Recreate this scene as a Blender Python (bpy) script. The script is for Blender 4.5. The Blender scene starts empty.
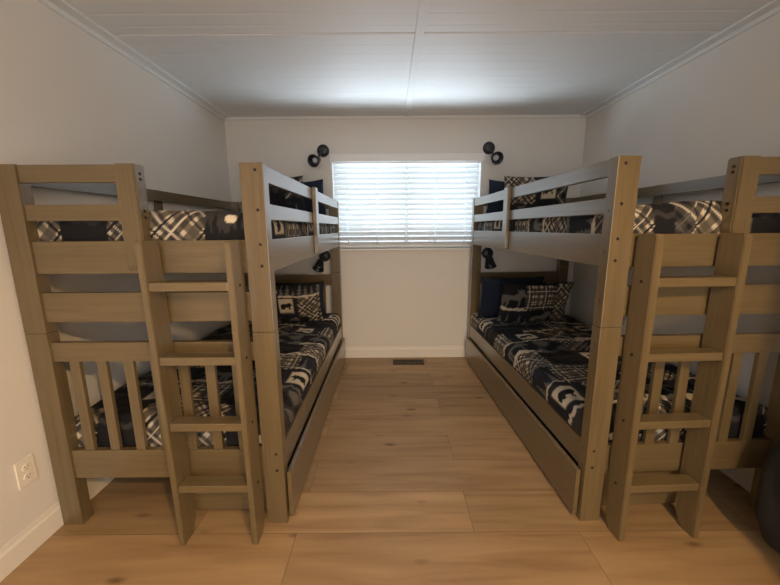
import bpy, bmesh, math, random
import numpy as np
from mathutils import Vector, Matrix, Euler, noise

random.seed(4)
S = bpy.context.scene
COL = S.collection
PI = math.pi

# ------------------------------------------------------------------ camera
cd = bpy.data.cameras.new('camera')
cam = bpy.data.objects.new('camera', cd)
COL.objects.link(cam)
cd.sensor_width = 36.0
cd.lens = 349.6 * 36.0 / 780.0
cd.clip_start = 0.02
cam.matrix_world = (Matrix.Translation((0, 0, 1.33))
                    @ Euler((PI / 2 - 0.1838, 0, -0.0005)).to_matrix().to_4x4()
                    @ Matrix.Rotation(-0.0068, 4, 'Z'))
S.camera = cam

# ------------------------------------------------------------------ world, light, exposure
S.view_settings.view_transform = 'Standard'
S.view_settings.look = 'None'
S.view_settings.gamma = 1.0
S.view_settings.use_curve_mapping = False
S.view_settings.exposure = 0.33
w = bpy.data.worlds.new('overcast_sky')
S.world = w
w.use_nodes = True
bg = w.node_tree.nodes['Background']
bg.inputs[0].default_value = (0.80, 0.91, 1.0, 1)
bg.inputs[1].default_value = 0.95


def light(name, kind, loc, target, energy, color, **kw):
    l = bpy.data.lights.new(name, kind)
    l.energy = energy
    l.color = color
    for k, v in kw.items():
        setattr(l, k, v)
    o = bpy.data.objects.new(name, l)
    COL.objects.link(o)
    o.location = loc
    o.rotation_euler = (Vector(target) - Vector(loc)).to_track_quat('-Z', 'Y').to_euler()
    return o


# warm ceiling downlight behind the camera
light('ceiling_downlight', 'SPOT', (0.85, -0.85, 2.28), (0.80, -0.55, 0.0), 132, (1.0, 0.64, 0.30),
      spot_size=math.radians(154), spot_blend=0.45, shadow_soft_size=0.06)
# daylight falling on the window from outside
light('window_daylight', 'AREA', (0.165, 5.0, -0.35), (0.165, 3.4, 1.55), 780, (0.74, 0.87, 1.0),
      shape='RECTANGLE', size=8.0, size_y=1.8)
# soft neutral fill added behind the camera to lift ceiling and walls
light('fill_light', 'AREA', (0.15, -1.70, 1.15), (0.15, 2.0, 1.35), 28, (0.95, 0.97, 1.0),
      shape='RECTANGLE', size=1.6, size_y=2.0)


# ------------------------------------------------------------------ materials
def nodes_of(name):
    m = bpy.data.materials.new(name)
    m.use_nodes = True
    nt = m.node_tree
    return m, nt, nt.nodes['Principled BSDF']


def N(nt, kind, **kw):
    n = nt.nodes.new(kind)
    for k, v in kw.items():
        if k.startswith('i_'):
            n.inputs[k[2:].replace('_', ' ')].default_value = v
        else:
            setattr(n, k, v)
    return n


def plain(name, color, rough=0.5, metallic=0.0, bump=0.0, bscale=200.0, var=0.0, spec=0.5):
    m, nt, p = nodes_of(name)
    p.inputs['Base Color'].default_value = (*color, 1)
    p.inputs['Roughness'].default_value = rough
    p.inputs['Metallic'].default_value = metallic
    p.inputs['Specular IOR Level'].default_value = spec
    tc = N(nt, 'ShaderNodeTexCoord')
    nz = N(nt, 'ShaderNodeTexNoise', i_Scale=bscale, i_Detail=4.0)
    nt.links.new(tc.outputs['Object'], nz.inputs['Vector'])
    if bump:
        b = N(nt, 'ShaderNodeBump', i_Strength=bump, i_Distance=0.002)
        nt.links.new(nz.outputs['Fac'], b.inputs['Height'])
        nt.links.new(b.outputs['Normal'], p.inputs['Normal'])
    if var:
        n2 = N(nt, 'ShaderNodeTexNoise', i_Scale=6.0, i_Detail=3.0)
        nt.links.new(tc.outputs['Object'], n2.inputs['Vector'])
        r = N(nt, 'ShaderNodeValToRGB')
        r.color_ramp.elements[0].position = 0.3
        r.color_ramp.elements[1].position = 0.7
        r.color_ramp.elements[0].color = (*[c * (1 - var) for c in color], 1)
        r.color_ramp.elements[1].color = (*[min(1, c * (1 + var)) for c in color], 1)
        nt.links.new(n2.outputs['Fac'], r.inputs['Fac'])
        nt.links.new(r.outputs['Color'], p.inputs['Base Color'])
    return m


def wood(name, c0, c1, axis, rough=0.29):
    """taupe satin painted wood with a faint brushed grain running along axis"""
    m, nt, p = nodes_of(name)
    tc = N(nt, 'ShaderNodeTexCoord')
    mp = N(nt, 'ShaderNodeMapping')
    sc = [34.0, 34.0, 34.0]
    sc[axis] = 1.3
    mp.inputs['Scale'].default_value = sc
    nt.links.new(tc.outputs['Object'], mp.inputs['Vector'])
    nz = N(nt, 'ShaderNodeTexNoise', i_Scale=1.6, i_Detail=6.0, i_Roughness=0.62, i_Distortion=1.2)
    nt.links.new(mp.outputs['Vector'], nz.inputs['Vector'])
    r = N(nt, 'ShaderNodeValToRGB')
    r.color_ramp.elements[0].position = 0.33
    r.color_ramp.elements[1].position = 0.68
    r.color_ramp.elements[0].color = (*c0, 1)
    r.color_ramp.elements[1].color = (*c1, 1)
    nt.links.new(nz.outputs['Fac'], r.inputs['Fac'])
    nt.links.new(r.outputs['Color'], p.inputs['Base Color'])
    p.inputs['Coat Weight'].default_value = 0.8
    p.inputs['Coat Roughness'].default_value = 0.22
    b = N(nt, 'ShaderNodeBump', i_Strength=0.16, i_Distance=0.0012)
    nt.links.new(nz.outputs['Fac'], b.inputs['Height'])
    nt.links.new(b.outputs['Normal'], p.inputs['Normal'])
    rr = N(nt, 'ShaderNodeMapRange')
    rr.inputs['To Min'].default_value = rough - 0.06
    rr.inputs['To Max'].default_value = rough + 0.10
    nt.links.new(nz.outputs['Fac'], rr.inputs['Value'])
    nt.links.new(rr.outputs['Result'], p.inputs['Roughness'])
    return m


def floor_mat():
    m, nt, p = nodes_of('oak_laminate')
    L = nt.links.new
    tc = N(nt, 'ShaderNodeTexCoord')
    mp = N(nt, 'ShaderNodeMapping')
    mp.inputs['Location'].default_value = (0.42, 0.141, 0)
    L(tc.outputs['Object'], mp.inputs['Vector'])
    br = N(nt, 'ShaderNodeTexBrick', offset=0.37, offset_frequency=2, squash=1.0)
    br.inputs['Scale'].default_value = 1.0
    br.inputs['Brick Width'].default_value = 1.25
    br.inputs['Row Height'].default_value = 0.245
    br.inputs['Mortar Size'].default_value = 0.0016
    br.inputs['Mortar Smooth'].default_value = 0.2
    br.inputs['Color1'].default_value = (0, 0, 0, 1)
    br.inputs['Color2'].default_value = (1, 1, 1, 1)
    br.inputs['Mortar'].default_value = (0.5, 0.5, 0.5, 1)
    L(mp.outputs['Vector'], br.inputs['Vector'])
    # long grain, shifted plank by plank
    sh = N(nt, 'ShaderNodeVectorMath', operation='MULTIPLY_ADD')
    sh.inputs[1].default_value = (7.0, 3.0, 5.0)
    L(br.outputs['Color'], sh.inputs[0])
    L(tc.outputs['Object'], sh.inputs[2])
    gm = N(nt, 'ShaderNodeMapping')
    gm.inputs['Scale'].default_value = (1.3, 13.0, 1.0)
    L(sh.outputs['Vector'], gm.inputs['Vector'])
    g = N(nt, 'ShaderNodeTexNoise', i_Scale=1.3, i_Detail=7.0, i_Roughness=0.52, i_Distortion=0.5)
    L(gm.outputs['Vector'], g.inputs['Vector'])
    r = N(nt, 'ShaderNodeValToRGB')
    e = r.color_ramp.elements
    e[0].position = 0.28
    e[0].color = (0.265, 0.163, 0.078, 1)
    e[1].position = 0.72
    e[1].color = (0.43, 0.285, 0.150, 1)
    n = e.new(0.5)
    n.color = (0.355, 0.230, 0.116, 1)
    L(g.outputs['Fac'], r.inputs['Fac'])
    # plank to plank tone
    tone = N(nt, 'ShaderNodeMapRange')
    tone.inputs['To Min'].default_value = 0.80
    tone.inputs['To Max'].default_value = 1.14
    L(br.outputs['Color'], tone.inputs['Value'])
    mul = N(nt, 'ShaderNodeVectorMath', operation='SCALE')
    L(r.outputs['Color'], mul.inputs[0])
    L(tone.outputs['Result'], mul.inputs['Scale'])
    # knots
    km = N(nt, 'ShaderNodeMapping')
    km.inputs['Scale'].default_value = (1.7, 4.2, 1.0)
    L(sh.outputs['Vector'], km.inputs['Vector'])
    vo = N(nt, 'ShaderNodeTexVoronoi', i_Scale=1.5)
    L(km.outputs['Vector'], vo.inputs['Vector'])
    kr = N(nt, 'ShaderNodeValToRGB')
    kr.color_ramp.elements[0].position = 0.03
    kr.color_ramp.elements[0].color = (0.42, 0.36, 0.33, 1)
    kr.color_ramp.elements[1].position = 0.13
    kr.color_ramp.elements[1].color = (1, 1, 1, 1)
    L(vo.outputs['Distance'], kr.inputs['Fac'])
    k2 = N(nt, 'ShaderNodeVectorMath', operation='MULTIPLY')
    L(mul.outputs['Vector'], k2.inputs[0])
    L(kr.outputs['Color'], k2.inputs[1])
    mx = N(nt, 'ShaderNodeMix', data_type='RGBA')
    mx.inputs['B'].default_value = (0.13, 0.075, 0.04, 1)
    sm = N(nt, 'ShaderNodeMath', operation='MULTIPLY')
    sm.inputs[1].default_value = 0.75
    L(br.outputs['Fac'], sm.inputs[0])
    L(sm.outputs[0], mx.inputs['Factor'])
    L(k2.outputs['Vector'], mx.inputs['A'])
    L(mx.outputs['Result'], p.inputs['Base Color'])
    p.inputs['Roughness'].default_value = 0.42
    b = N(nt, 'ShaderNodeBump', i_Strength=0.10, i_Distance=0.002)
    L(g.outputs['Fac'], b.inputs['Height'])
    L(b.outputs['Normal'], p.inputs['Normal'])
    return m


def fabric_mat():
    m, nt, p = nodes_of('printed_cotton')
    at = N(nt, 'ShaderNodeAttribute', attribute_name='print')
    nt.links.new(at.outputs['Color'], p.inputs['Base Color'])
    p.inputs['Roughness'].default_value = 0.8
    p.inputs['Sheen Weight'].default_value = 0.0
    p.inputs['Specular IOR Level'].default_value = 0.25
    tc = N(nt, 'ShaderNodeTexCoord')
    nz = N(nt, 'ShaderNodeTexNoise', i_Scale=420.0, i_Detail=2.0)
    nt.links.new(tc.outputs['Object'], nz.inputs['Vector'])
    b = N(nt, 'ShaderNodeBump', i_Strength=0.2, i_Distance=0.001)
    nt.links.new(nz.outputs['Fac'], b.inputs['Height'])
    nt.links.new(b.outputs['Normal'], p.inputs['Normal'])
    return m


def slat_mat(name, thru):
    m, nt, p = nodes_of(name)
    p.inputs['Base Color'].default_value = (0.86, 0.88, 0.88, 1)
    p.inputs['Roughness'].default_value = 0.45
    tr = N(nt, 'ShaderNodeBsdfTranslucent')
    tr.inputs['Color'].default_value = (0.85, 0.92, 0.95, 1)
    mx = N(nt, 'ShaderNodeMixShader')
    mx.inputs[0].default_value = thru
    out = nt.nodes['Material Output']
    nt.links.new(p.outputs[0], mx.inputs[1])
    nt.links.new(tr.outputs[0], mx.inputs[2])
    nt.links.new(mx.outputs[0], out.inputs['Surface'])
    return m


def glass_mat():
    m, nt, p = nodes_of('clear_glass')
    tr = N(nt, 'ShaderNodeBsdfTransparent')
    gl = N(nt, 'ShaderNodeBsdfGlossy')
    gl.inputs['Roughness'].default_value = 0.02
    mx = N(nt, 'ShaderNodeMixShader')
    mx.inputs[0].default_value = 0.07
    nt.links.new(tr.outputs[0], mx.inputs[1])
    nt.links.new(gl.outputs[0], mx.inputs[2])
    nt.links.new(mx.outputs[0], nt.nodes['Material Output'].inputs['Surface'])
    return m


TA0, TA1 = (0.118, 0.083, 0.037), (0.158, 0.114, 0.054)
WX = wood('taupe_wood_across', TA0, TA1, 0)
WY = wood('taupe_wood_along', TA0, TA1, 1)
WZ = wood('taupe_wood_upright', TA0, TA1, 2)
M_wall = plain('cream_wall_paint', (0.74, 0.715, 0.67), 0.75, bump=0.15, bscale=260, spec=0.25)
M_ceil = plain('white_ceiling_panel', (0.76, 0.76, 0.74), 0.5, bump=0.05, spec=0.35)
M_trim = plain('white_trim_paint', (0.80, 0.77, 0.70), 0.4, spec=0.4)
M_win = plain('white_window_vinyl', (0.84, 0.85, 0.84), 0.35)
M_slat = slat_mat('white_blind_slat', 0.12)
M_tape = slat_mat('white_blind_tape', 0.6)
M_glass = glass_mat()
M_floor = floor_mat()
M_fab = fabric_mat()
M_black = plain('black_lamp_metal', (0.020, 0.024, 0.030), 0.38, metallic=0.0, var=0.1)
M_lens = plain('frosted_lamp_lens', (0.62, 0.63, 0.66), 0.35)
M_bolt = plain('dark_bolt_steel', (0.035, 0.028, 0.022), 0.4, metallic=0.6, var=0.1)
M_ticking = plain('white_mattress_ticking', (0.70, 0.69, 0.66), 0.85, bump=0.2)
M_outlet = plain('white_outlet_plastic', (0.82, 0.78, 0.70), 0.35)
M_slot = plain('dark_slot', (0.03, 0.028, 0.025), 0.6, var=0.1)
M_vent = plain('bronze_register_metal', (0.045, 0.030, 0.020), 0.45, metallic=0.4, var=0.15)
M_bag = plain('black_bag_canvas', (0.020, 0.019, 0.017), 0.8, bump=0.5, bscale=500)
M_web = plain('black_bag_webbing', (0.012, 0.012, 0.012), 0.7, bump=0.5, bscale=700)
M_cord = plain('white_blind_cord', (0.80, 0.82, 0.82), 0.7)


# ------------------------------------------------------------------ mesh helpers
def bm_box(bm, x0, x1, y0, y1, z0, z1, bev=0.0, seg=2):
    vs = [bm.verts.new((x, y, z)) for x in (x0, x1) for y in (y0, y1) for z in (z0, z1)]
    idx = [(0, 1, 3, 2), (4, 6, 7, 5), (0, 4, 5, 1), (2, 3, 7, 6), (0, 2, 6, 4), (1, 5, 7, 3)]
    fs = [bm.faces.new([vs[i] for i in q]) for q in idx]
    if x1 < x0:
        for f in fs:
            f.normal_flip()
    if bev:
        ed = {e for f in fs for e in f.edges}
        bmesh.ops.bevel(bm, geom=list(ed), offset=bev, segments=seg, affect='EDGES', profile=0.6)


def bm_prism(bm, pts, a0, a1, axis, bev=0.0):
    """extrude a 2-D outline (the two remaining axes in order) from a0 to a1 along axis"""
    def P(p, a):
        q = list(p)
        q.insert(axis, a)
        return q
    A = [bm.verts.new(P(p, a0)) for p in pts]
    B = [bm.verts.new(P(p, a1)) for p in pts]
    fs = [bm.faces.new(A), bm.faces.new(list(reversed(B)))]
    n = len(pts)
    for i in range(n):
        fs.append(bm.faces.new((A[i], B[i], B[(i + 1) % n], A[(i + 1) % n])))
    bmesh.ops.recalc_face_normals(bm, faces=fs)
    if bev:
        bmesh.ops.bevel(bm, geom=list({e for f in fs for e in f.edges}), offset=bev, segments=2, affect='EDGES')


def bm_lathe(bm, prof, M=Matrix(), seg=32, cap0=True, cap1=True):
    """revolve (radius, height) profile about z, then transform by M"""
    rings = []
    for r, h in prof:
        rings.append([bm.verts.new(M @ Vector((r * math.cos(t), r * math.sin(t), h)))
                      for t in [2 * PI * i / seg for i in range(seg)]])
    fs = []
    for a, b in zip(rings, rings[1:]):
        for i in range(seg):
            fs.append(bm.faces.new((a[i], a[(i + 1) % seg], b[(i + 1) % seg], b[i])))
    if cap0:
        fs.append(bm.faces.new(list(reversed(rings[0]))))
    if cap1:
        fs.append(bm.faces.new(rings[-1]))
    bmesh.ops.recalc_face_normals(bm, faces=fs)


def bm_tube(bm, pts, r, seg=8):
    pts = [Vector(p) for p in pts]
    rings = []
    for i, p in enumerate(pts):
        d = (pts[min(i + 1, len(pts) - 1)] - pts[max(i - 1, 0)]).normalized()
        a = d.cross(Vector((0, 0, 1)))
        if a.length < 1e-3:
            a = d.cross(Vector((1, 0, 0)))
        a.normalize()
        b = d.cross(a)
        rings.append([bm.verts.new(p + r * (math.cos(t) * a + math.sin(t) * b))
                      for t in [2 * PI * k / seg for k in range(seg)]])
    fs = []
    for a, b in zip(rings, rings[1:]):
        for i in range(seg):
            fs.append(bm.faces.new((a[i], a[(i + 1) % seg], b[(i + 1) % seg], b[i])))
    fs.append(bm.faces.new(rings[0]))
    fs.append(bm.faces.new(rings[-1]))
    bmesh.ops.recalc_face_normals(bm, faces=fs)


def aim(loc, d):
    """matrix taking +z onto direction d, moved to loc"""
    return Matrix.Translation(loc) @ Vector(d).normalized().to_track_quat('Z', 'Y').to_matrix().to_4x4()


def obj(name, bm, mat, parent=None, smooth=None):
    me = bpy.data.meshes.new(name)
    bm.normal_update()
    bm.to_mesh(me)
    bm.free()
    me.materials.append(mat)
    if smooth is not None:
        me.shade_smooth()
        if smooth < 3:
            me.set_sharp_from_angle(angle=smooth)
    o = bpy.data.objects.new(name, me)
    COL.objects.link(o)
    if parent:
        o.parent = parent
    return o


def box(name, b, mat, parent=None, bev=0.0):
    bm = bmesh.new()
    bm_box(bm, *b, bev=bev)
    return obj(name, bm, mat, parent)


def struct(name, bm, mat, smooth=None):
    o = obj(name, bm, mat, None, smooth)
    o['kind'] = 'structure'
    return o


def sbox(name, boxes, mat, bev=0.0):
    bm = bmesh.new()
    for b in boxes:
        bm_box(bm, *b, bev=bev)
    return struct(name, bm, mat)


def thing(name, label, cat, loc, rz=0.0, group=None):
    o = bpy.data.objects.new(name, None)
    o.empty_display_size = 0.1
    COL.objects.link(o)
    o.location = loc
    o.rotation_euler = (0, 0, rz)
    return tag(o, label, cat, group)


def tag(o, label, cat, group=None):
    o['label'] = label
    o['category'] = cat
    if group:
        o['group'] = group
    return o


# ------------------------------------------------------------------ the room
XL, XR, YB, YF, H = -1.516, 1.826, 3.464, -1.75, 2.338
WX0, WX1, WZ0, WZ1 = -0.548, 0.882, 1.128, 1.985      # window opening
sbox('floor', [(XL - .1, XR + .1, YF - .1, YB + .1, -.08, 0)], M_floor)
sbox('wall_left', [(XL - .1, XL, YF, YB, 0, H)], M_wall)
sbox('wall_right', [(XR, XR + .1, YF, YB, 0, H)], M_wall)
sbox('wall_shade_blocker', [(1.30, XR, YF, .55, 0, H)], M_wall)   # unseen block beside the camera, added to darken the right corner
sbox('wall_front', [(XL - .1, XR + .1, YF - .1, YF, 0, H)], M_wall)
sbox('wall_back', [(XL - .1, WX0, YB, YB + .12, 0, H), (WX1, XR + .1, YB, YB + .12, 0, H),
                   (WX0, WX1, YB, YB + .12, 0, WZ0), (WX0, WX1, YB, YB + .12, WZ1, H)], M_wall)

# ceiling: tongue-and-groove panels with a cross joint, grooves run across the room
bm = bmesh.new()


def panel_profile(y0, y1):
    pts = [(y0, H + .03), (y0, H + .004), (y0 + .004, H)]
    y = y0 + 0.104
    while y < y1 - 0.03:
        pts += [(y - .013, H), (y - .003, H + .0015), (y + .003, H + .0015), (y + .013, H)]
        y += 0.104
    pts += [(y1 - .004, H), (y1, H + .004), (y1, H + .03)]
    return pts


for y0, y1 in ((YF, -0.40), (-0.388, 0.83), (0.842, 2.058), (2.070, YB + .05)):
    bm_prism(bm, panel_profile(y0, y1), XL - .1, XR + .1, 0)
bm_box(bm, XL - .1, XR + .1, YF - .1, YB + .12, H + .012, H + .08)
struct('ceiling', bm, M_ceil)
sbox('trim_1', [(.142, .190, YF, YB - .02, H - .009, H + .001)], M_ceil, 0.003)
sbox('trim_2', [(XL, XL + .068, YF, YB, H - .011, H + .001), (XL, XL + .014, YF, YB, H - .034, H - .009)], M_ceil, 0.003)
sbox('trim_3', [(XR - .068, XR, YF, YB, H - .011, H + .001), (XR - .014, XR, YF, YB, H - .034, H - .009)], M_ceil, 0.003)
sbox('trim_4', [(XL + .014, XR - .014, YB - .016, YB, H - .024, H + .001)], M_ceil, 0.003)


def baseboard(side, x0, x1, y0, y1, axis):
    t = .012
    bm = bmesh.new()
    if axis == 0:      # runs along x on the back or front wall
        s = -1 if side == 'back' else 1
        y = y0
        bm_prism(bm, [(y, 0), (y + s * t, 0), (y + s * t, .088), (y + s * t * .55, .098), (y + s * t * .45, .115), (y, .115)], x0, x1, 0)
    else:
        s = 1 if side == 'left' else -1
        x = x0
        bm_prism(bm, [(x, 0), (x + s * t, 0), (x + s * t, .088), (x + s * t * .55, .098), (x + s * t * .45, .115), (x, .115)], y0, y1, 1)
    struct('baseboard_' + side, bm, M_trim)


baseboard('back', XL + .012, XR - .012, YB, YB, 0)
baseboard('front', XL + .012, 1.30, YF, YF, 0)
baseboard('left', XL, XL, YF, YB, 1)
baseboard('right', XR, XR, .55, YB, 1)

# window: jamb lining, vinyl sash with a centre stile, glass, sill, slim casing
win = bpy.data.objects.new('window_1', None)
COL.objects.link(win)
win.location = (.167, YB, WZ0)
win['kind'] = 'structure'


def wpart(name, boxes, mat, bev=0.002):
    bm = bmesh.new()
    for x0, x1, y0, y1, z0, z1 in boxes:
        bm_box(bm, x0 - .167, x1 - .167, y0 - YB, y1 - YB, z0 - WZ0, z1 - WZ0, bev=bev)
    return obj(name, bm, mat, win)


wpart('window_jamb', [(WX0, WX0 + .012, YB, YB + .12, WZ0, WZ1), (WX1 - .012, WX1, YB, YB + .12, WZ0, WZ1),
                      (WX0, WX1, YB, YB + .12, WZ1 - .012, WZ1)], M_win, 0)
wpart('window_frame', [(WX0 + .012, WX0 + .05, YB + .07, YB + .11, WZ0, WZ1 - .012), (WX1 - .05, WX1 - .012, YB + .07, YB + .11, WZ0, WZ1 - .012),
                       (WX0 + .05, WX1 - .05, YB + .07, YB + .11, WZ0, WZ0 + .04), (WX0 + .05, WX1 - .05, YB + .07, YB + .11, WZ1 - .05, WZ1 - .012),
                       (.150, .184, YB + .07, YB + .11, WZ0 + .04, WZ1 - .05)], M_win)
wpart('window_glass', [(WX0 + .045, .155, YB + .088, YB + .092, WZ0 + .035, WZ1 - .045), (.180, WX1 - .045, YB + .088, YB + .092, WZ0 + .035, WZ1 - .045)], M_glass, 0)
wpart('window_sill', [(WX0 - .012, WX1 + .012, YB - .022, YB + .07, WZ0 - .016, WZ0)], M_win, 0.003)

# ------------------------------------------------------------------ window blind
BX0, BX1 = WX0 + .020, WX1 - .020
bl = thing('window_blind', 'white horizontal slatted blind lowered over the bright window', 'blind', (.167, YB, WZ0))


def bpart(name, fn, mat, smooth=None):
    bm = bmesh.new()
    fn(bm)
    return obj(name, bm, mat, bl, smooth)


def loc_box(x0, x1, y0, y1, z0, z1, bev=0.002):
    return lambda bm: bm_box(bm, x0 - .167, x1 - .167, y0 - YB, y1 - YB, z0 - WZ0, z1 - WZ0, bev=bev)


bpart('valance', loc_box(WX0 - .006, WX1 + .012, YB - .020, YB - .004, 1.938, 2.008), M_win)
bpart('headrail', loc_box(BX0, BX1, YB + .006, YB + .055, 1.925, 1.970), M_win)
NS, TILT = 16, math.radians(46)
for i in range(NS):
    z = 1.172 + i * 0.0487
    bm = bmesh.new()
    n = 6
    up, dn = [], []
    for k in range(n + 1):
        s = -0.5 + k / n
        c = 0.004 * (1 - 4 * s * s)
        y, zz = 0.050 * s, c
        up.append((y, zz + .0014))
        dn.append((y, zz - .0014))
    ring = up + dn[::-1]
    ct, st = math.cos(TILT), math.sin(TILT)
    # inner edge (towards the room, -y) tipped up
    ring = [(.030 + y * ct - zz * st * -1, z - WZ0 - y * st + zz * ct) for y, zz in ring]
    bm_prism(bm, ring, BX0 - .167, BX1 - .167, 0)
    obj('slat', bm, M_slat, bl, 0.6)
bpart('bottom_rail', loc_box(BX0, BX1, YB + .008, YB + .052, WZ0 + .014, WZ0 + .030), M_win)
for x in (-.405, -.120, .165, .450, .735):
    def tape(bm, x=x):
        for yy in (.007, .053):
            bm_box(bm, x - .167 - .003, x - .167 + .003, yy - .0008, yy + .0008, .020, .80)
    bpart('ladder_tape', tape, M_tape)


# ------------------------------------------------------------------ printed fabric
NAVY, BLACK, CHAR = (.014, .016, .023), (.010, .010, .012), (.040, .038, .038)
GREY, CREAM, TAN = (.13, .125, .115), (.58, .51, .40), (.21, .172, .125)
BEAR = [(-.5, -.05), (-.46, .14), (-.3, .25), (0, .24), (.18, .30), (.30, .27), (.36, .34), (.41, .26), (.52, .14), (.55, .05),
        (.40, .03), (.34, -.05), (.36, -.32), (.24, -.32), (.20, -.12), (-.10, -.14), (-.16, -.32), (-.30, -.32), (-.30, -.14), (-.40, -.32), (-.50, -.32)]
MOOSE = [(-.5, .02), (-.40, .16), (-.05, .16), (.10, .26), (.16, .20), (.05, .42), (.20, .34), (.24, .46), (.30, .34), (.40, .44), (.38, .28), (.52, .12),
         (.44, .08), (.30, .12), (.24, -.02), (.24, -.44), (.18, -.44), (.14, -.08), (-.22, -.06), (-.28, -.44), (-.34, -.44), (-.34, -.10), (-.42, -.44), (-.48, -.44)]


def inside(poly, X, Y):
    r = np.zeros(X.shape, bool)
    n = len(poly)
    for i in range(n):
        (x0, y0), (x1, y1) = poly[i], poly[(i + 1) % n]
        c = (y0 > Y) != (y1 > Y)
        if y0 != y1:
            r ^= c & (X < (x1 - x0) * (Y - y0) / (y1 - y0) + x0)
    return r


def wob(t, seed):
    return (np.sin(t * 23 + seed) * .5 + np.sin(t * 57 + seed * 2.3) * .3 + np.sin(t * 131 + seed * 5.1) * .25)


def plaid(u, v, diag, dark):
    if diag:
        u, v = (u + v) * .7071, (u - v) * .7071
    P = .140

    def band(t):
        f = (t / P) % 1.0
        return (f < .36) * .6 + ((f > .60) & (f < .84)) * .34

    def line(t, c, hw):
        return np.abs((t / P) % 1.0 - c) < hw
    k = np.clip(band(u) + band(v), 0, 1)[..., None]
    if dark:
        c = np.array(BLACK) * (1 - k) + np.array((.085, .078, .070)) * k
        c[line(u, .18, .022) | line(v, .18, .022)] = CREAM
        c[line(u, .72, .016) | line(v, .72, .016)] = GREY
    else:
        c = np.array(TAN) * (1 - k) + np.array(CHAR) * k
        c[(band(u) < .1) & (band(v) < .1)] = CREAM
        c[line(u, .18, .024) | line(v, .18, .024)] = CREAM
        c[line(u, .50, .035) | line(v, .50, .035)] = BLACK
    return c


def patch(kind, u, v, w, h, moon=(.60, .56)):
    """u, v from the patch's lower left corner; returns colours"""
    c = np.empty(u.shape + (3,))
    cu, cv = u - w / 2, v - h / 2
    if kind == 'moon':
        c[:] = CHAR
        c[(v < h * .42 + .11 * np.abs(((u / .032) % 1) - .5) * (1 + np.sin(u * 61)) - .02)] = BLACK
        c[(((u - w * moon[0]) / 1.15) ** 2 + (v - h * moon[1]) ** 2) < .019 ** 2] = (.72, .64, .48)
    elif kind == 'plaid':
        c = plaid(u, v, True, False)
    elif kind == 'darkplaid':
        c = plaid(u + .03, v, True, True)
    elif kind == 'square':
        c = plaid(u, v, False, False)
    elif kind == 'bear':
        c[:] = NAVY
        sq = (np.abs(cu) < .066) & (np.abs(cv) < .074)
        c[sq] = CREAM
        c[sq & ((np.abs(cu) > .059) | (np.abs(cv) > .067))] = TAN
        c[inside(BEAR, cu / .100, cv / .100)] = BLACK
    elif kind == 'moose':
        c[:] = BLACK
        c[inside(MOOSE, cu / .19, cv / .19)] = GREY
        c[v < .035 + .012 * wob(u, 3)] = CREAM
    elif kind == 'pines':
        c[:] = NAVY
        f = ((u / .052) % 1) - .5
        hh = .115 + .05 * np.sin(np.floor(u / .052) * 2.4)
        tree = np.abs(f) < .46 * (1 - v / hh) * (.55 + .45 * ((v / .026) % 1 < .62))
        c[tree & (v < hh)] = GREY
        c[v < .018 + .006 * wob(u, 1)] = CREAM
    elif kind == 'dark':
        c[:] = BLACK
        c[np.abs(wob(u * .6, 2) * .02 + v - h * .55) < .010] = CHAR
    elif kind == 'camo':
        c[:] = CHAR
        q = np.sin(u * 41 + np.sin(v * 33)) + np.sin(v * 47 + np.sin(u * 29) * 1.4)
        c[q > .55] = GREY
        c[q < -.7] = BLACK
    return c


ROWS = [
    [('moon', .27), ('plaid', .39), ('dark', .19), ('plaid', .30)],
    [('bear', .24), ('camo', .18), ('darkplaid', .26), ('moose', .28), ('square', .3)],
    [('square', .21), ('moose', .30), ('pines', .24), ('plaid', .22), ('bear', .3)],
    [('camo', .17), ('moon', .24), ('square', .20), ('bear', .24), ('dark', .3)],
    [('bear', .26), ('darkplaid', .22), ('moose', .26), ('pines', .22), ('camo', .3)],
    [('pines', .22), ('square', .24), ('moon', .24), ('plaid', .2), ('moose', .3)],
    [('plaid', .20), ('dark', .20), ('bear', .25), ('square', .2), ('pines', .3)],
    [('moose', .28), ('camo', .2), ('plaid', .2), ('moon', .24), ('dark', .3)],
    [('square', .22), ('bear', .25), ('darkplaid', .2), ('moose', .25), ('camo', .3)],
    [('dark', .3), ('pines', .24), ('square', .2), ('bear', .25), ('plaid', .3)],
]
RH = 0.225
UPPER_RIGHT = [('plaid', .21), ('dark', .09), ('darkplaid', .08), ('plaid', .24), ('dark', .19), ('plaid', .3)]


def quilt_print(U, V, foot, shift, row0, moon):
    """U from the aisle edge, V from the foot edge (negative on the hanging end)"""
    C = np.empty(U.shape + (3,))
    C[:] = NAVY
    Vw = V - foot
    first = .27
    for ri in range(10):
        r = row0 if ri == 0 else ROWS[1 + (ri - 1 + shift) % 9]
        v0 = -.15 if ri == 0 else first + (ri - 1) * RH - .15
        v1 = first - .15 if ri == 0 else v0 + RH
        wv = .012 * wob(U, ri * 1.7)
        x = 0.0 if ri == 0 else -.05 - .035 * ((ri + shift) % 3)
        for k, wd in r:
            lo = -1 if x <= 0 else x
            wu = .007 * wob(V, x * 9 + ri)
            m = (Vw + wv >= v0) & (Vw + wv < v1) & (U + wu >= lo) & (U + wu < x + wd)
            if m.any():
                C[m] = patch(k, U[m] - x, Vw[m] - v0, wd, v1 - v0, moon)
            x += wd
        # ragged treeline border between rows
        if ri and ri % 2 == (shift % 2):
            d = Vw - v0 + .012 * wob(U * 1.7, ri) + .02 * np.abs(((U / .045) % 1) - .5)
            C[(d > -.014) & (d < .010)] = CREAM if ri % 4 < 2 else GREY
    return C


def set_print(me, C):
    at = me.color_attributes.new('print', 'FLOAT_COLOR', 'POINT')
    flat = np.ones((len(me.vertices), 4), np.float32)
    flat[:, :3] = C.reshape(-1, 3)
    at.data.foreach_set('color', flat.ravel())


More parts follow.
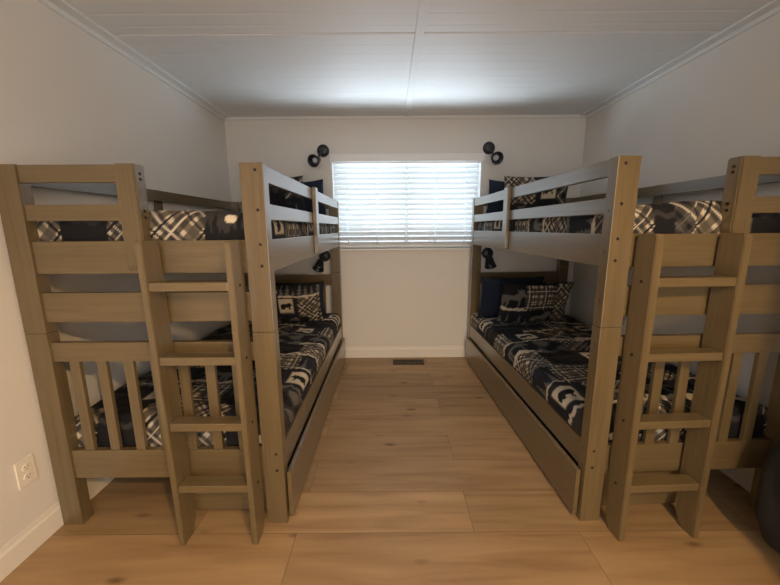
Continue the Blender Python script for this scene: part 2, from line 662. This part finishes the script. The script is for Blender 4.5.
def grid_mesh(name, P, C, mat, flip=False, extra=None):
    ny, nx = P.shape[:2]
    verts = P.reshape(-1, 3)
    i = np.arange(ny * nx).reshape(ny, nx)
    q = np.stack([i[:-1, :-1], i[:-1, 1:], i[1:, 1:], i[1:, :-1]], -1).reshape(-1, 4)
    if flip:
        q = q[:, ::-1]
    me = bpy.data.meshes.new(name)
    me.from_pydata(verts.tolist(), [], q.tolist())
    me.materials.append(mat)
    set_print(me, C)
    me.shade_smooth()
    o = bpy.data.objects.new(name, me)
    COL.objects.link(o)
    return o


def comforter(name, s, u0, u1, y0, y1, ztop, drop_u, drop_w, drop_f, r, puff, shift, seed, label, row0, moon):
    """puffy quilt folded over the mattress edges; local frame: x = s*u, y from foot, z up"""
    step = .0065
    arc = r * (PI / 2 - 1)
    ua = np.arange(u0 - drop_u - arc, u1 + drop_w + arc, step)
    va = np.arange(y0 - drop_f - arc, y1 + .03, step)
    U, V = np.meshgrid(ua, va)
    qu, qv = np.clip(U, u0 + r, u1 - r), np.clip(V, y0 + r, y1)
    du, dv = U - qu, V - qv
    Ln = np.hypot(du, dv) + 1e-9
    nu, nv = du / Ln, dv / Ln
    t = np.clip(Ln / r, 0, PI / 2)
    X = qu + nu * r * np.sin(t)
    Y = qv + nv * r * np.sin(t)
    Z = ztop - r * (1 - np.cos(t)) - np.clip(Ln - r * PI / 2, 0, None)
    # the layers of padding: broad swell, creases, little puckers
    top = np.cos(t)
    ns = np.empty(U.shape)
    for a in range(U.shape[0]):
        for b in range(U.shape[1]):
            p = Vector((U[a, b] * 4.5, V[a, b] * 4.5, seed))
            ns[a, b] = noise.noise(p) + .45 * noise.noise(p * 2.7) + .16 * noise.noise(p * 7)
    D = puff * ns
    edge = 1 - .6 * np.clip((Ln - r) / .1, 0, 1)
    D *= edge
    bow = .018 * np.clip(np.sin(PI * np.clip((U - u0) / (u1 - u0), 0, 1)), 0, 1) * top
    X += nu * np.sin(t) * D * .5
    Y += nv * np.sin(t) * D * .5
    Z += (D + bow) * top
    C = quilt_print(U, V, y0, shift, row0, moon)
    P = np.stack([s * X, Y, Z], -1)
    o = grid_mesh(name, P, C, M_fab, flip=(s < 0))
    tag(o, label, 'comforter', 'patchwork comforters on the bunks')
    return o


def pillow(name, w, h, th, loc, lean, yaw, roll, fn, label, group, seed=0.0):
    """standing pillow: local x = width, y = thickness, z = height from the bottom edge"""
    n, m = 84, 64
    A, B = np.meshgrid(np.linspace(-1, 1, n), np.linspace(-1, 1, m))
    prof = np.clip((1 - np.abs(A) ** 2.6) * (1 - np.abs(B) ** 2.6), 0, 1) ** .52
    pin_x = 1 - .07 * (1 - B ** 2) ** 1 * np.abs(A) ** 4
    pin_z = 1 - .09 * (1 - A ** 2) ** 1 * np.abs(B) ** 4
    X = A * w / 2 * pin_x
    Z = B * h / 2 * pin_z
    wr = np.array([[noise.noise(Vector((A[j, i] * 1.8, B[j, i] * 1.8, seed))) * .5 + .3 * noise.noise(Vector((A[j, i] * 5, B[j, i] * 4, seed + 3)))
                    for i in range(n)] for j in range(m)])
    Pf, Pb = [], []
    Y = prof * th / 2 * (1 + .35 * wr)
    F = np.stack([X, -Y, Z + h / 2], -1)
    K = np.stack([X, Y, Z + h / 2], -1)
    C = fn(X + w / 2, Z + h / 2)
    Cb = np.empty_like(C)
    Cb[:] = NAVY
    verts = np.concatenate([F.reshape(-1, 3), K.reshape(-1, 3)])
    i = np.arange(m * n).reshape(m, n)
    q = np.stack([i[:-1, :-1], i[:-1, 1:], i[1:, 1:], i[1:, :-1]], -1).reshape(-1, 4)
    fc = np.concatenate([q, q[:, ::-1] + m * n])
    me = bpy.data.meshes.new(name)
    me.from_pydata(verts.tolist(), [], fc.tolist())
    me.materials.append(M_fab)
    set_print(me, np.concatenate([C.reshape(-1, 3), Cb.reshape(-1, 3)]))
    b = bmesh.new()
    b.from_mesh(me)
    bmesh.ops.remove_doubles(b, verts=b.verts, dist=1e-5)
    b.to_mesh(me)
    b.free()
    me.shade_smooth()
    o = bpy.data.objects.new(name, me)
    COL.objects.link(o)
    o.matrix_world = (Matrix.Translation(loc) @ Matrix.Rotation(yaw, 4, 'Z') @ Matrix.Rotation(-lean, 4, 'X') @ Matrix.Rotation(roll, 4, 'Y'))
    tag(o, label, 'pillow', group)
    return o


def print_navy(x, z):
    C = np.empty(x.shape + (3,))
    C[:] = (.014, .022, .040)
    return C


def print_wild(layout):
    def fn(x, z):
        C = np.empty(x.shape + (3,))
        C[:] = NAVY
        for kind, x0, z0, wd, ht in layout:
            wx = .006 * wob(z, x0 * 7)
            wz = .008 * wob(x, z0 * 11)
            mm = (x + wx >= x0) & (x + wx < x0 + wd) & (z + wz >= z0) & (z + wz < z0 + ht)
            if mm.any():
                C[mm] = patch(kind, x[mm] - x0, z[mm] - z0, wd, ht)
        return C
    return fn


# ------------------------------------------------------------------ bunk beds
Y0, BL = 1.383, 2.017        # foot plane and length
PW, PD = .090, .055


def bunk_bed(s, xa, W, rz, label, by):
    root = thing('bunk_bed', label, 'bunk bed', (xa, Y0, 0), rz, 'bunk beds along the side walls')

    def add(name, boxes, mat, bev=.003):
        bm = bmesh.new()
        for u0, u1, y0, y1, z0, z1 in boxes:
            a, b = sorted((s * u0, s * u1))
            bm_box(bm, a, b, y0, y1, z0, z1, bev=bev)
        return obj(name, bm, mat, root)

    root.scale = (1, 1, 1.01 if s > 0 else 1)
    yh = BL - PD
    posts = []
    for u in (0, W - PW):
        for y in (0, yh):
            posts.append(add('post', [(u, u + PW, y, y + PD, 0, .909), (u, u + PW, y, y + PD, .910, 1.575),
                                      (u + .02, u + PW - .02, y + .01, y + PD - .01, .90, .92)], WZ, .003))
    # short guard post beside the ladder, foot end
    bm = bmesh.new()
    a, b = sorted((s * .487, s * .567))
    bm_prism(bm, [(0, 1.183), (.012, 1.166), (.062, 1.166), (.062, 1.575), (0, 1.575)], a, b, 0, .005)
    obj('short_post', bm, WZ, root)
    # foot end
    for z0, z1 in ((1.507, 1.573), (1.363, 1.426)):
        add('guard_rail', [(.567, W - PW, .008, .034, z0, z1)], WX)
    for z0, z1 in ((1.155, 1.285), (.955, 1.078)):
        add('end_plank', [(PW, W - PW, .010, .036, z0, z1)], WX)
    add('end_rail', [(PW, W - PW, .008, .036, .785, .868)], WX)
    add('end_rail', [(PW, W - PW, .008, .036, .235, .371)], WX)
    for k in range(7):
        u = .174 + .1135 * k
        if u + .02 < W - PW:
            add('end_slat', [(u - .0205, u + .0205, .012, .030, .371, .785)], WZ, .002)
    # head end
    for z0, z1 in ((1.507, 1.573), (1.363, 1.426)):
        add('guard_rail', [(PW, W - PW, BL - .034, BL - .010, z0, z1)], WX)
    add('end_plank', [(PW, W - PW, BL - .036, BL - .010, 1.155, 1.285)], WX)
    add('end_rail', [(PW, W - PW, BL - .036, BL - .010, .780, .885)], WX)
    add('end_rail', [(PW, W - PW, BL - .036, BL - .010, .235, .371)], WX)
    for k in range(7):
        u = .174 + .1135 * k
        if u + .02 < W - PW:
            add('end_slat', [(u - .0205, u + .0205, BL - .032, BL - .014, .371, .780)], WZ, .002)
    # long sides
    for u0, u1 in ((.004, .027), (W - .027, W - .004)):
        for z0, z1 in ((1.507, 1.573), (1.363, 1.426)):
            add('guard_rail', [(u0, u1, PD, yh, z0, z1)], WY)
        add('side_rail', [(u0, u1, PD, yh, 1.155, 1.285)], WY)
        add('side_rail', [(u0, u1, PD, yh, .250, .375)], WY)
    add('rail_bracket', [(-.020, .004, by, by + .072, 1.168, 1.580)], WZ, .004)
    add('rail_bracket', [(W - .004, W + .008, .93, 1.002, 1.168, 1.578)], WZ, .004)
    # boards that carry the mattresses
    add('bunk_board', [(.027, W - .027, .037, BL - .037, 1.185, 1.203)], WX, .001)
    add('bunk_board', [(.027, W - .027, .037, BL - .037, .285, .303)], WX, .001)
    # bolts
    bm = bmesh.new()
    bm_lathe(bm, [(.0062, 0), (.0062, .0020), (.0048, .0030), (.0028, .0030), (.0024, .0012)], aim((0, 0, 0), (0, -1, 0)), 14)
    src = None

    def bolt(u, y, z, rot):
        nonlocal src, bm
        if src is None:
            src = o = obj('bolt', bm, M_bolt, root, .6)
        else:
            o = src.copy()
            COL.objects.link(o)
        o.parent = root
        o.location = (s * u, y, z)
        o.rotation_euler = (0, 0, rot)
    for z in (1.548, 1.400, 1.268, 1.183, .352, .272):
        bolt(.030, 0, z, 0)
    for z in (1.375, 1.215, 1.02, .83, .35, .27):
        bolt(0, .026, z, PI / 2 if s > 0 else -PI / 2)
    for z in (1.540, 1.52, 1.400, 1.375):
        bolt(.487, .030, z, -PI / 2 if s > 0 else PI / 2)
    for z in (1.54, 1.395, 1.25, 1.18, .345, .27):
        bolt(W, .026, z, PI / 2 if s < 0 else -PI / 2)
    return root


def trundle(s, xa, rz, label):
    root = thing('trundle_drawer', label, 'drawer', (xa, Y0, 0), rz, 'trundle drawers under the bunk beds')

    def add(name, b, mat, bev=.002):
        u0, u1, y0, y1, z0, z1 = b
        a, c = sorted((s * u0, s * u1))
        return box(name, (a, c, y0, y1, z0, z1), mat, root, bev)
    add('front_panel', (-.024, -.004, .022, 1.975, .018, .246), WY, .003)
    add('end_board', (-.004, .505, .062, .078, .020, .200), WX)
    add('end_board', (-.004, .505, 1.940, 1.956, .020, .200), WX)
    add('back_board', (.489, .505, .078, 1.940, .020, .200), WY)
    add('drawer_floor', (-.004, .489, .078, 1.940, .030, .040), WX)
    for y in (.25, .95, 1.65):
        for u in (.06, .42):
            bm = bmesh.new()
            bm_lathe(bm, [(.010, -.009), (.015, -.007), (.015, .007), (.010, .009)], Matrix.Translation((s * u, y, .015)) @ Matrix.Rotation(PI / 2, 4, 'Y'), 18)
            obj('caster', bm, M_slot, root, .6)


def ladder(s, xa, rz, label, I0, I1, O0, O1):
    """u measured from the bed's aisle edge; stands against the foot planks"""
    root = thing('bunk_ladder', label, 'ladder', (xa, Y0, 0), rz, 'ladders leaning on the bunk ends')
    root.scale = (1, 1, 1.01 if s > 0 else 1)
    T = 1.288
    yb = -.002                                   # back edge touches the planks

    def stringer(ub, ut):                        # outer/inner offsets at floor and top
        bm = bmesh.new()
        prof = [(-.112, 0.0), (-.045, .0), (-.014, .05), (yb, .20), (yb, T - .03), (-.012, T), (-.096, T), (-.104, T - .012)]
        A, B = [], []
        for y, z in prof:
            k = z / T
            A.append(bm.verts.new((s * (ub[0] + (ut[0] - ub[0]) * k), y, z)))
            B.append(bm.verts.new((s * (ub[1] + (ut[1] - ub[1]) * k), y, z)))
        fs = [bm.faces.new(A), bm.faces.new(B[::-1])]
        for i in range(len(A)):
            j = (i + 1) % len(A)
            fs.append(bm.faces.new((A[i], B[i], B[j], A[j])))
        bmesh.ops.recalc_face_normals(bm, faces=fs)
        bmesh.ops.bevel(bm, geom=list({e for f in fs for e in f.edges}), offset=.003, segments=2, affect='EDGES')
        return obj('stringer', bm, WZ, root)
    stringer(I0, I1)
    stringer(O0, O1)
    src = None
    for z in ((1.134, .841, .560, .278) if s < 0 else (1.126, .832, .546, .256)):
        k = z / T
        u0 = I0[1] + (I1[1] - I0[1]) * k
        u1 = O0[0] + (O1[0] - O0[0]) * k
        a, b = sorted((s * u0, s * u1))
        box('rung', (a, b, -.100, -.038, z - .034, z), WX, root, .004)
        for uu, sg in ((I0[0] + (I1[0] - I0[0]) * k, -1), (O0[1] + (O1[1] - O0[1]) * k, 1)):
            if src is None:
                bm = bmesh.new()
                bm_lathe(bm, [(.0062, 0), (.0062, .0020), (.0048, .0030), (.0028, .0030), (.0024, .0012)], aim((0, 0, 0), (0, -1, 0)), 14)
                src = o = obj('bolt', bm, M_bolt, root, .6)
            else:
                o = src.copy()
                COL.objects.link(o)
            o.parent = root
            o.location = (s * uu, -.055, z - .018)
            o.rotation_euler = (0, 0, (PI / 2) * (sg * s))


def mattress(s, xa, W, rz, z0, z1, label):
    root = bpy.data.meshes.new('mattress')
    bm = bmesh.new()
    a, b = sorted((s * .050, s * (W - .050)))
    bm_box(bm, a, b, .058, BL - .052, z0, z1, bev=.03, seg=4)
    o = obj('mattress', bm, M_ticking, None, 1.0)
    o.location = (xa, Y0, 0)
    o.rotation_euler = (0, 0, rz)
    tag(o, label, 'mattress', 'mattresses on the bunks')


def in_frame(xa, rz, o):
    o.matrix_world = Matrix.Translation((xa, Y0, 0)) @ Matrix.Rotation(rz, 4, 'Z') @ o.matrix_world


LW, RW = 1.026, .950
LX, RX = -.476, .864
LR, RR = 0.0, math.radians(2.2)
bunk_bed(-1, LX, LW, LR, 'taupe wooden twin bunk bed along the wall with the outlet', .86)
bunk_bed(1, RX, RW, RR, 'taupe wooden twin bunk bed on the dark bag side of the aisle', 1.07)
trundle(-1, LX, LR, 'taupe trundle drawer under the bunk bed by the outlet wall')
trundle(1, RX, RR, 'taupe trundle drawer under the bunk bed near the dark bag')
ladder(-1, LX, LR, 'taupe four rung ladder at the foot of the bunk by the outlet wall',
       (.095, .118), (.101, .127), (.405, .428), (.425, .452))   # aisle stringer at floor, top; far stringer
ladder(1, RX, RR, 'taupe four rung ladder at the foot of the bunk near the dark bag',
       (.103, .130), (.104, .137), (.432, .457), (.440, .472))

for s, xa, W, rz, where, sd in ((-1, LX, LW, LR, 'bunk bed by the outlet wall', 0), (1, RX, RW, RR, 'bunk bed near the dark bag', 1)):
    mattress(s, xa, W, rz, 1.203 + .013 * sd, 1.335 + .013 * sd, 'white mattress under the comforter on the upper bunk, ' + where)
    mattress(s, xa, W, rz, .303, .445, 'white mattress under the comforter on the lower bunk, ' + where)
    o = comforter('comforter', s, .036, W - .016, .046, BL - .050, 1.392 + .012 * sd, .055, .05, .075, .060, .012, 0 if sd == 0 else 4, 1.3 + sd,
                  'dark patchwork plaid comforter on the upper bunk, ' + where, ROWS[0] if sd == 0 else UPPER_RIGHT, (.60, .56))
    in_frame(xa, rz, o)
    o = comforter('comforter', s, .012, W - .016, .046, BL - .050, .492, .05, .05, .09, .055, .018, 2 if sd == 0 else 3, 7.7 + sd,
                  'dark patchwork wildlife comforter on the lower bunk, ' + where, ROWS[0], (.44 if sd == 0 else .54, .28))
    in_frame(xa, rz, o)

# ------------------------------------------------------------------ pillows
G = 'pillows propped at the bunk heads'
W1 = print_wild([('darkplaid', 0, 0, .26, .5), ('bear', .22, .10, .2, .24), ('pines', .26, .30, .4, .2), ('plaid', .42, 0, .3, .30), ('camo', .2, 0, .3, .10)])
W2 = print_wild([('plaid', .0, .14, .26, .4), ('bear', .27, .12, .2, .26), ('darkplaid', .45, 0, .3, .5), ('camo', .1, 0, .4, .12)])
W3 = print_wild([('moon', 0, .1, .36, .4), ('darkplaid', .36, .2, .3, .3), ('pines', .1, 0, .5, .14)])
W4 = print_wild([('moose', 0, .17, .22, .25), ('pines', 0, 0, .30, .17), ('square', .20, .19, .26, .3), ('moose', .26, 0, .22, .19), ('plaid', .46, 0, .3, .5)])
pillow('pillow', .52, .375, .15, (-.985, 3.225, 1.398), -.22, 0.02, -.05, W3, 'moon print dark pillow standing at the upper head, outlet wall side', G, 1)
pillow('pillow', .40, .36, .11, (-.770, 3.315, 1.395), -.10, -.05, -.05, print_navy, 'plain navy pillow behind the moon print pillow, upper bunk', G, 2)
pillow('pillow', .58, .365, .15, (1.265, 3.165, 1.402), -.22, .03, -.02, W2, 'plaid and bear print pillow standing at the upper head near the dark bag', G, 3)
pillow('pillow', .46, .345, .11, (1.105, 3.300, 1.395), -.10, .06, .04, print_navy, 'plain navy pillow behind the plaid and bear print pillow, upper bunk', G, 4)
pillow('pillow', .62, .40, .16, (-.915, 3.120, .480), -.34, .02, .0, W1, 'bear patch pillow leaning at the lower head, outlet wall side', G, 5)
pillow('pillow', .52, .37, .13, (-.870, 3.270, .480), -.20, .02, .0, print_navy, 'plain navy pillow behind the bear patch pillow, lower bunk', G, 6)
pillow('pillow', .62, .42, .16, (1.250, 3.050, .475), -.34, .04, .0, W4, 'pine and moose print pillow leaning at the lower head near the dark bag', G, 7)
pillow('pillow', .58, .42, .13, (1.115, 3.220, .475), -.20, .02, .0, print_navy, 'plain navy pillow behind the pine and moose print pillow, lower bunk', G, 8)


# ------------------------------------------------------------------ wall lamps
def sconce(x, z, d, off, label):
    root = thing('wall_lamp', label, 'wall lamp', (x, YB, z), 0, 'black reading lamps on the back wall')
    d = Vector(d).normalized()
    bm = bmesh.new()
    bm_lathe(bm, [(.056, 0), (.056, .012), (.050, .024), (.030, .034), (.012, .037)], aim((0, 0, 0), (0, -1, 0)), 36)
    obj('base', bm, M_black, root, .7)
    piv = Vector((off[0], -.085, off[1]))
    bm = bmesh.new()
    bm_tube(bm, [(0, -.034, 0), (off[0] * .25, -.062, off[1] * .25), piv], .010, 12)
    obj('arm', bm, M_black, root, 1.0)
    bm = bmesh.new()
    M = aim(piv - d * .010, d)
    bm_lathe(bm, [(.014, -.022), (.026, -.016), (.033, .004), (.038, .030), (.046, .060), (.053, .084), (.056, .092), (.052, .095), (.040, .086), (.030, .050)], M, 36)
    obj('shade', bm, M_black, root, .9)
    bm = bmesh.new()
    bm_lathe(bm, [(.024, .040), (.027, .054), (.020, .062), (.008, .065)], M, 30)
    obj('lens', bm, M_lens, root, 1.0)


sconce(-.615, 2.040, (-.22, -.90, -.26), (-.045, -.095), 'black wall lamp above the upper bunk, outlet wall side of the window')
sconce(.935, 2.055, (.08, -.95, -.26), (.032, -.098), 'black wall lamp above the upper bunk, dark bag side of the window')
sconce(-.640, 1.060, (-.15, -.60, -.70), (-.030, -.055), 'black wall lamp over the lower bunk, outlet wall side of the window')
sconce(.965, 1.075, (.03, -.50, -.86), (0, -.050), 'black wall lamp over the lower bunk, dark bag side of the window')

# ------------------------------------------------------------------ wall outlet
t = thing('wall_outlet', 'white duplex outlet plate low on the wall beside the bunk', 'outlet', (XL, 1.292, .345))
bm = bmesh.new()
bm_box(bm, 0, .006, -.037, .037, -.058, .058, bev=.002)
obj('cover_plate', bm, M_outlet, t)
for dz in (.020, -.020):
    bm = bmesh.new()
    bm_lathe(bm, [(.0165, .005), (.0165, .0085), (.0155, .0092)], Matrix.Translation((0, 0, dz)) @ Matrix.Rotation(PI / 2, 4, 'Y') @ Matrix.Diagonal((.85, 1, 1, 1)), 28)
    so = obj('socket', bm, M_outlet, t, .6)
    bm = bmesh.new()
    for dy in (-.0062, .0062):
        bm_box(bm, .0090, .0097, dy - .0011, dy + .0011, dz, dz + .008)
    bm_lathe(bm, [(.0024, .0090), (.0024, .0097)], Matrix.Translation((0, 0, dz - .007)) @ Matrix.Rotation(PI / 2, 4, 'Y'), 12)
    obj('slot', bm, M_slot, so)
bm = bmesh.new()
bm_lathe(bm, [(.003, .006), (.0028, .0072)], Matrix.Rotation(PI / 2, 4, 'Y'), 14)
obj('screw', bm, M_trim, t)

# ------------------------------------------------------------------ floor register
t = thing('floor_register', 'dark bronze floor vent below the window', 'vent', (.182, 3.318, 0))
bm = bmesh.new()
for b in ((-.155, .155, -.062, -.046, 0, .006), (-.155, .155, .046, .062, 0, .006), (-.155, -.139, -.046, .046, 0, .006), (.139, .155, -.046, .046, 0, .006), (-.006, .006, -.046, .046, 0, .006)):
    bm_box(bm, *b)
obj('frame', bm, M_vent, t)
bm = bmesh.new()
bm_box(bm, -.139, .139, -.046, .046, 0, .001)
obj('duct', bm, M_slot, t)
for k in range(14):
    x = -.128 + .256 * k / 13
    if abs(x) > .009:
        bm = bmesh.new()
        bm_box(bm, x - .0035, x + .0035, -.046, .046, .001, .0052)
        obj('louver', bm, M_vent, t)


# ------------------------------------------------------------------ bag in the corner
def lump(bm, c, r, e, seed, amp, n=40, m=28, pin=None):
    """super-ellipsoid with soft dents"""
    def f(a, p):
        return math.copysign(abs(a) ** p, a)
    rings = []
    for j in range(1, m):
        ph = -PI / 2 + PI * j / m
        ring = []
        for i in range(n):
            th = 2 * PI * i / n
            v = Vector((r[0] * f(math.cos(ph), e) * f(math.cos(th), e), r[1] * f(math.cos(ph), e) * f(math.sin(th), e), r[2] * f(math.sin(ph), e)))
            if pin:
                v.x *= pin(v.z / r[2])
                v.y *= pin(v.z / r[2])
            v *= 1 + amp * noise.noise(v * 9 + Vector((seed, 0, 0)))
            ring.append(bm.verts.new(Vector(c) + v))
        rings.append(ring)
    lo = bm.verts.new(Vector(c) - Vector((0, 0, r[2])))
    hi = bm.verts.new(Vector(c) + Vector((0, 0, r[2])))
    for a, b in zip(rings, rings[1:]):
        for i in range(n):
            bm.faces.new((a[i], a[(i + 1) % n], b[(i + 1) % n], b[i]))
    for i in range(n):
        bm.faces.new((lo, rings[0][(i + 1) % n], rings[0][i]))
        bm.faces.new((hi, rings[-1][i], rings[-1][(i + 1) % n]))


t = thing('backpack', 'black fabric bag standing on the floor by the bunk foot', 'bag', (1.655, 1.165, 0), math.radians(5))
bm = bmesh.new()
lump(bm, (0, 0, .288), (.158, .145, .280), .62, 2, .10, pin=lambda k: 1 - .16 * max(k, 0) ** 1.5)
obj('body', bm, M_bag, t, 3.2)
bm = bmesh.new()
lump(bm, (0, -.125, .19), (.110, .060, .140), .60, 6, .10)
obj('front_pocket', bm, M_bag, t, 3.2)
bm = bmesh.new()
bm_tube(bm, [(-.045, 0, .56), (-.042, 0, .600), (-.02, 0, .622), (.02, 0, .622), (.042, 0, .600), (.045, 0, .56)], .010, 10)
obj('handle', bm, M_web, t, 1.2)
bm = bmesh.new()
bm_tube(bm, [(-.105, .03, .50), (-.148, .02, .44), (-.166, 0, .34), (-.164, -.02, .22), (-.146, -.03, .10)], .013, 10)
obj('shoulder_strap', bm, M_web, t, 1.2)
bm = bmesh.new()
bm_tube(bm, [(-.12 + .24 * k / 10, -.178 - .012 * math.sin(PI * k / 10), .27 + .012 * math.sin(PI * k / 10)) for k in range(11)], .004, 6)
obj('zipper', bm, M_web, t, 1.2)
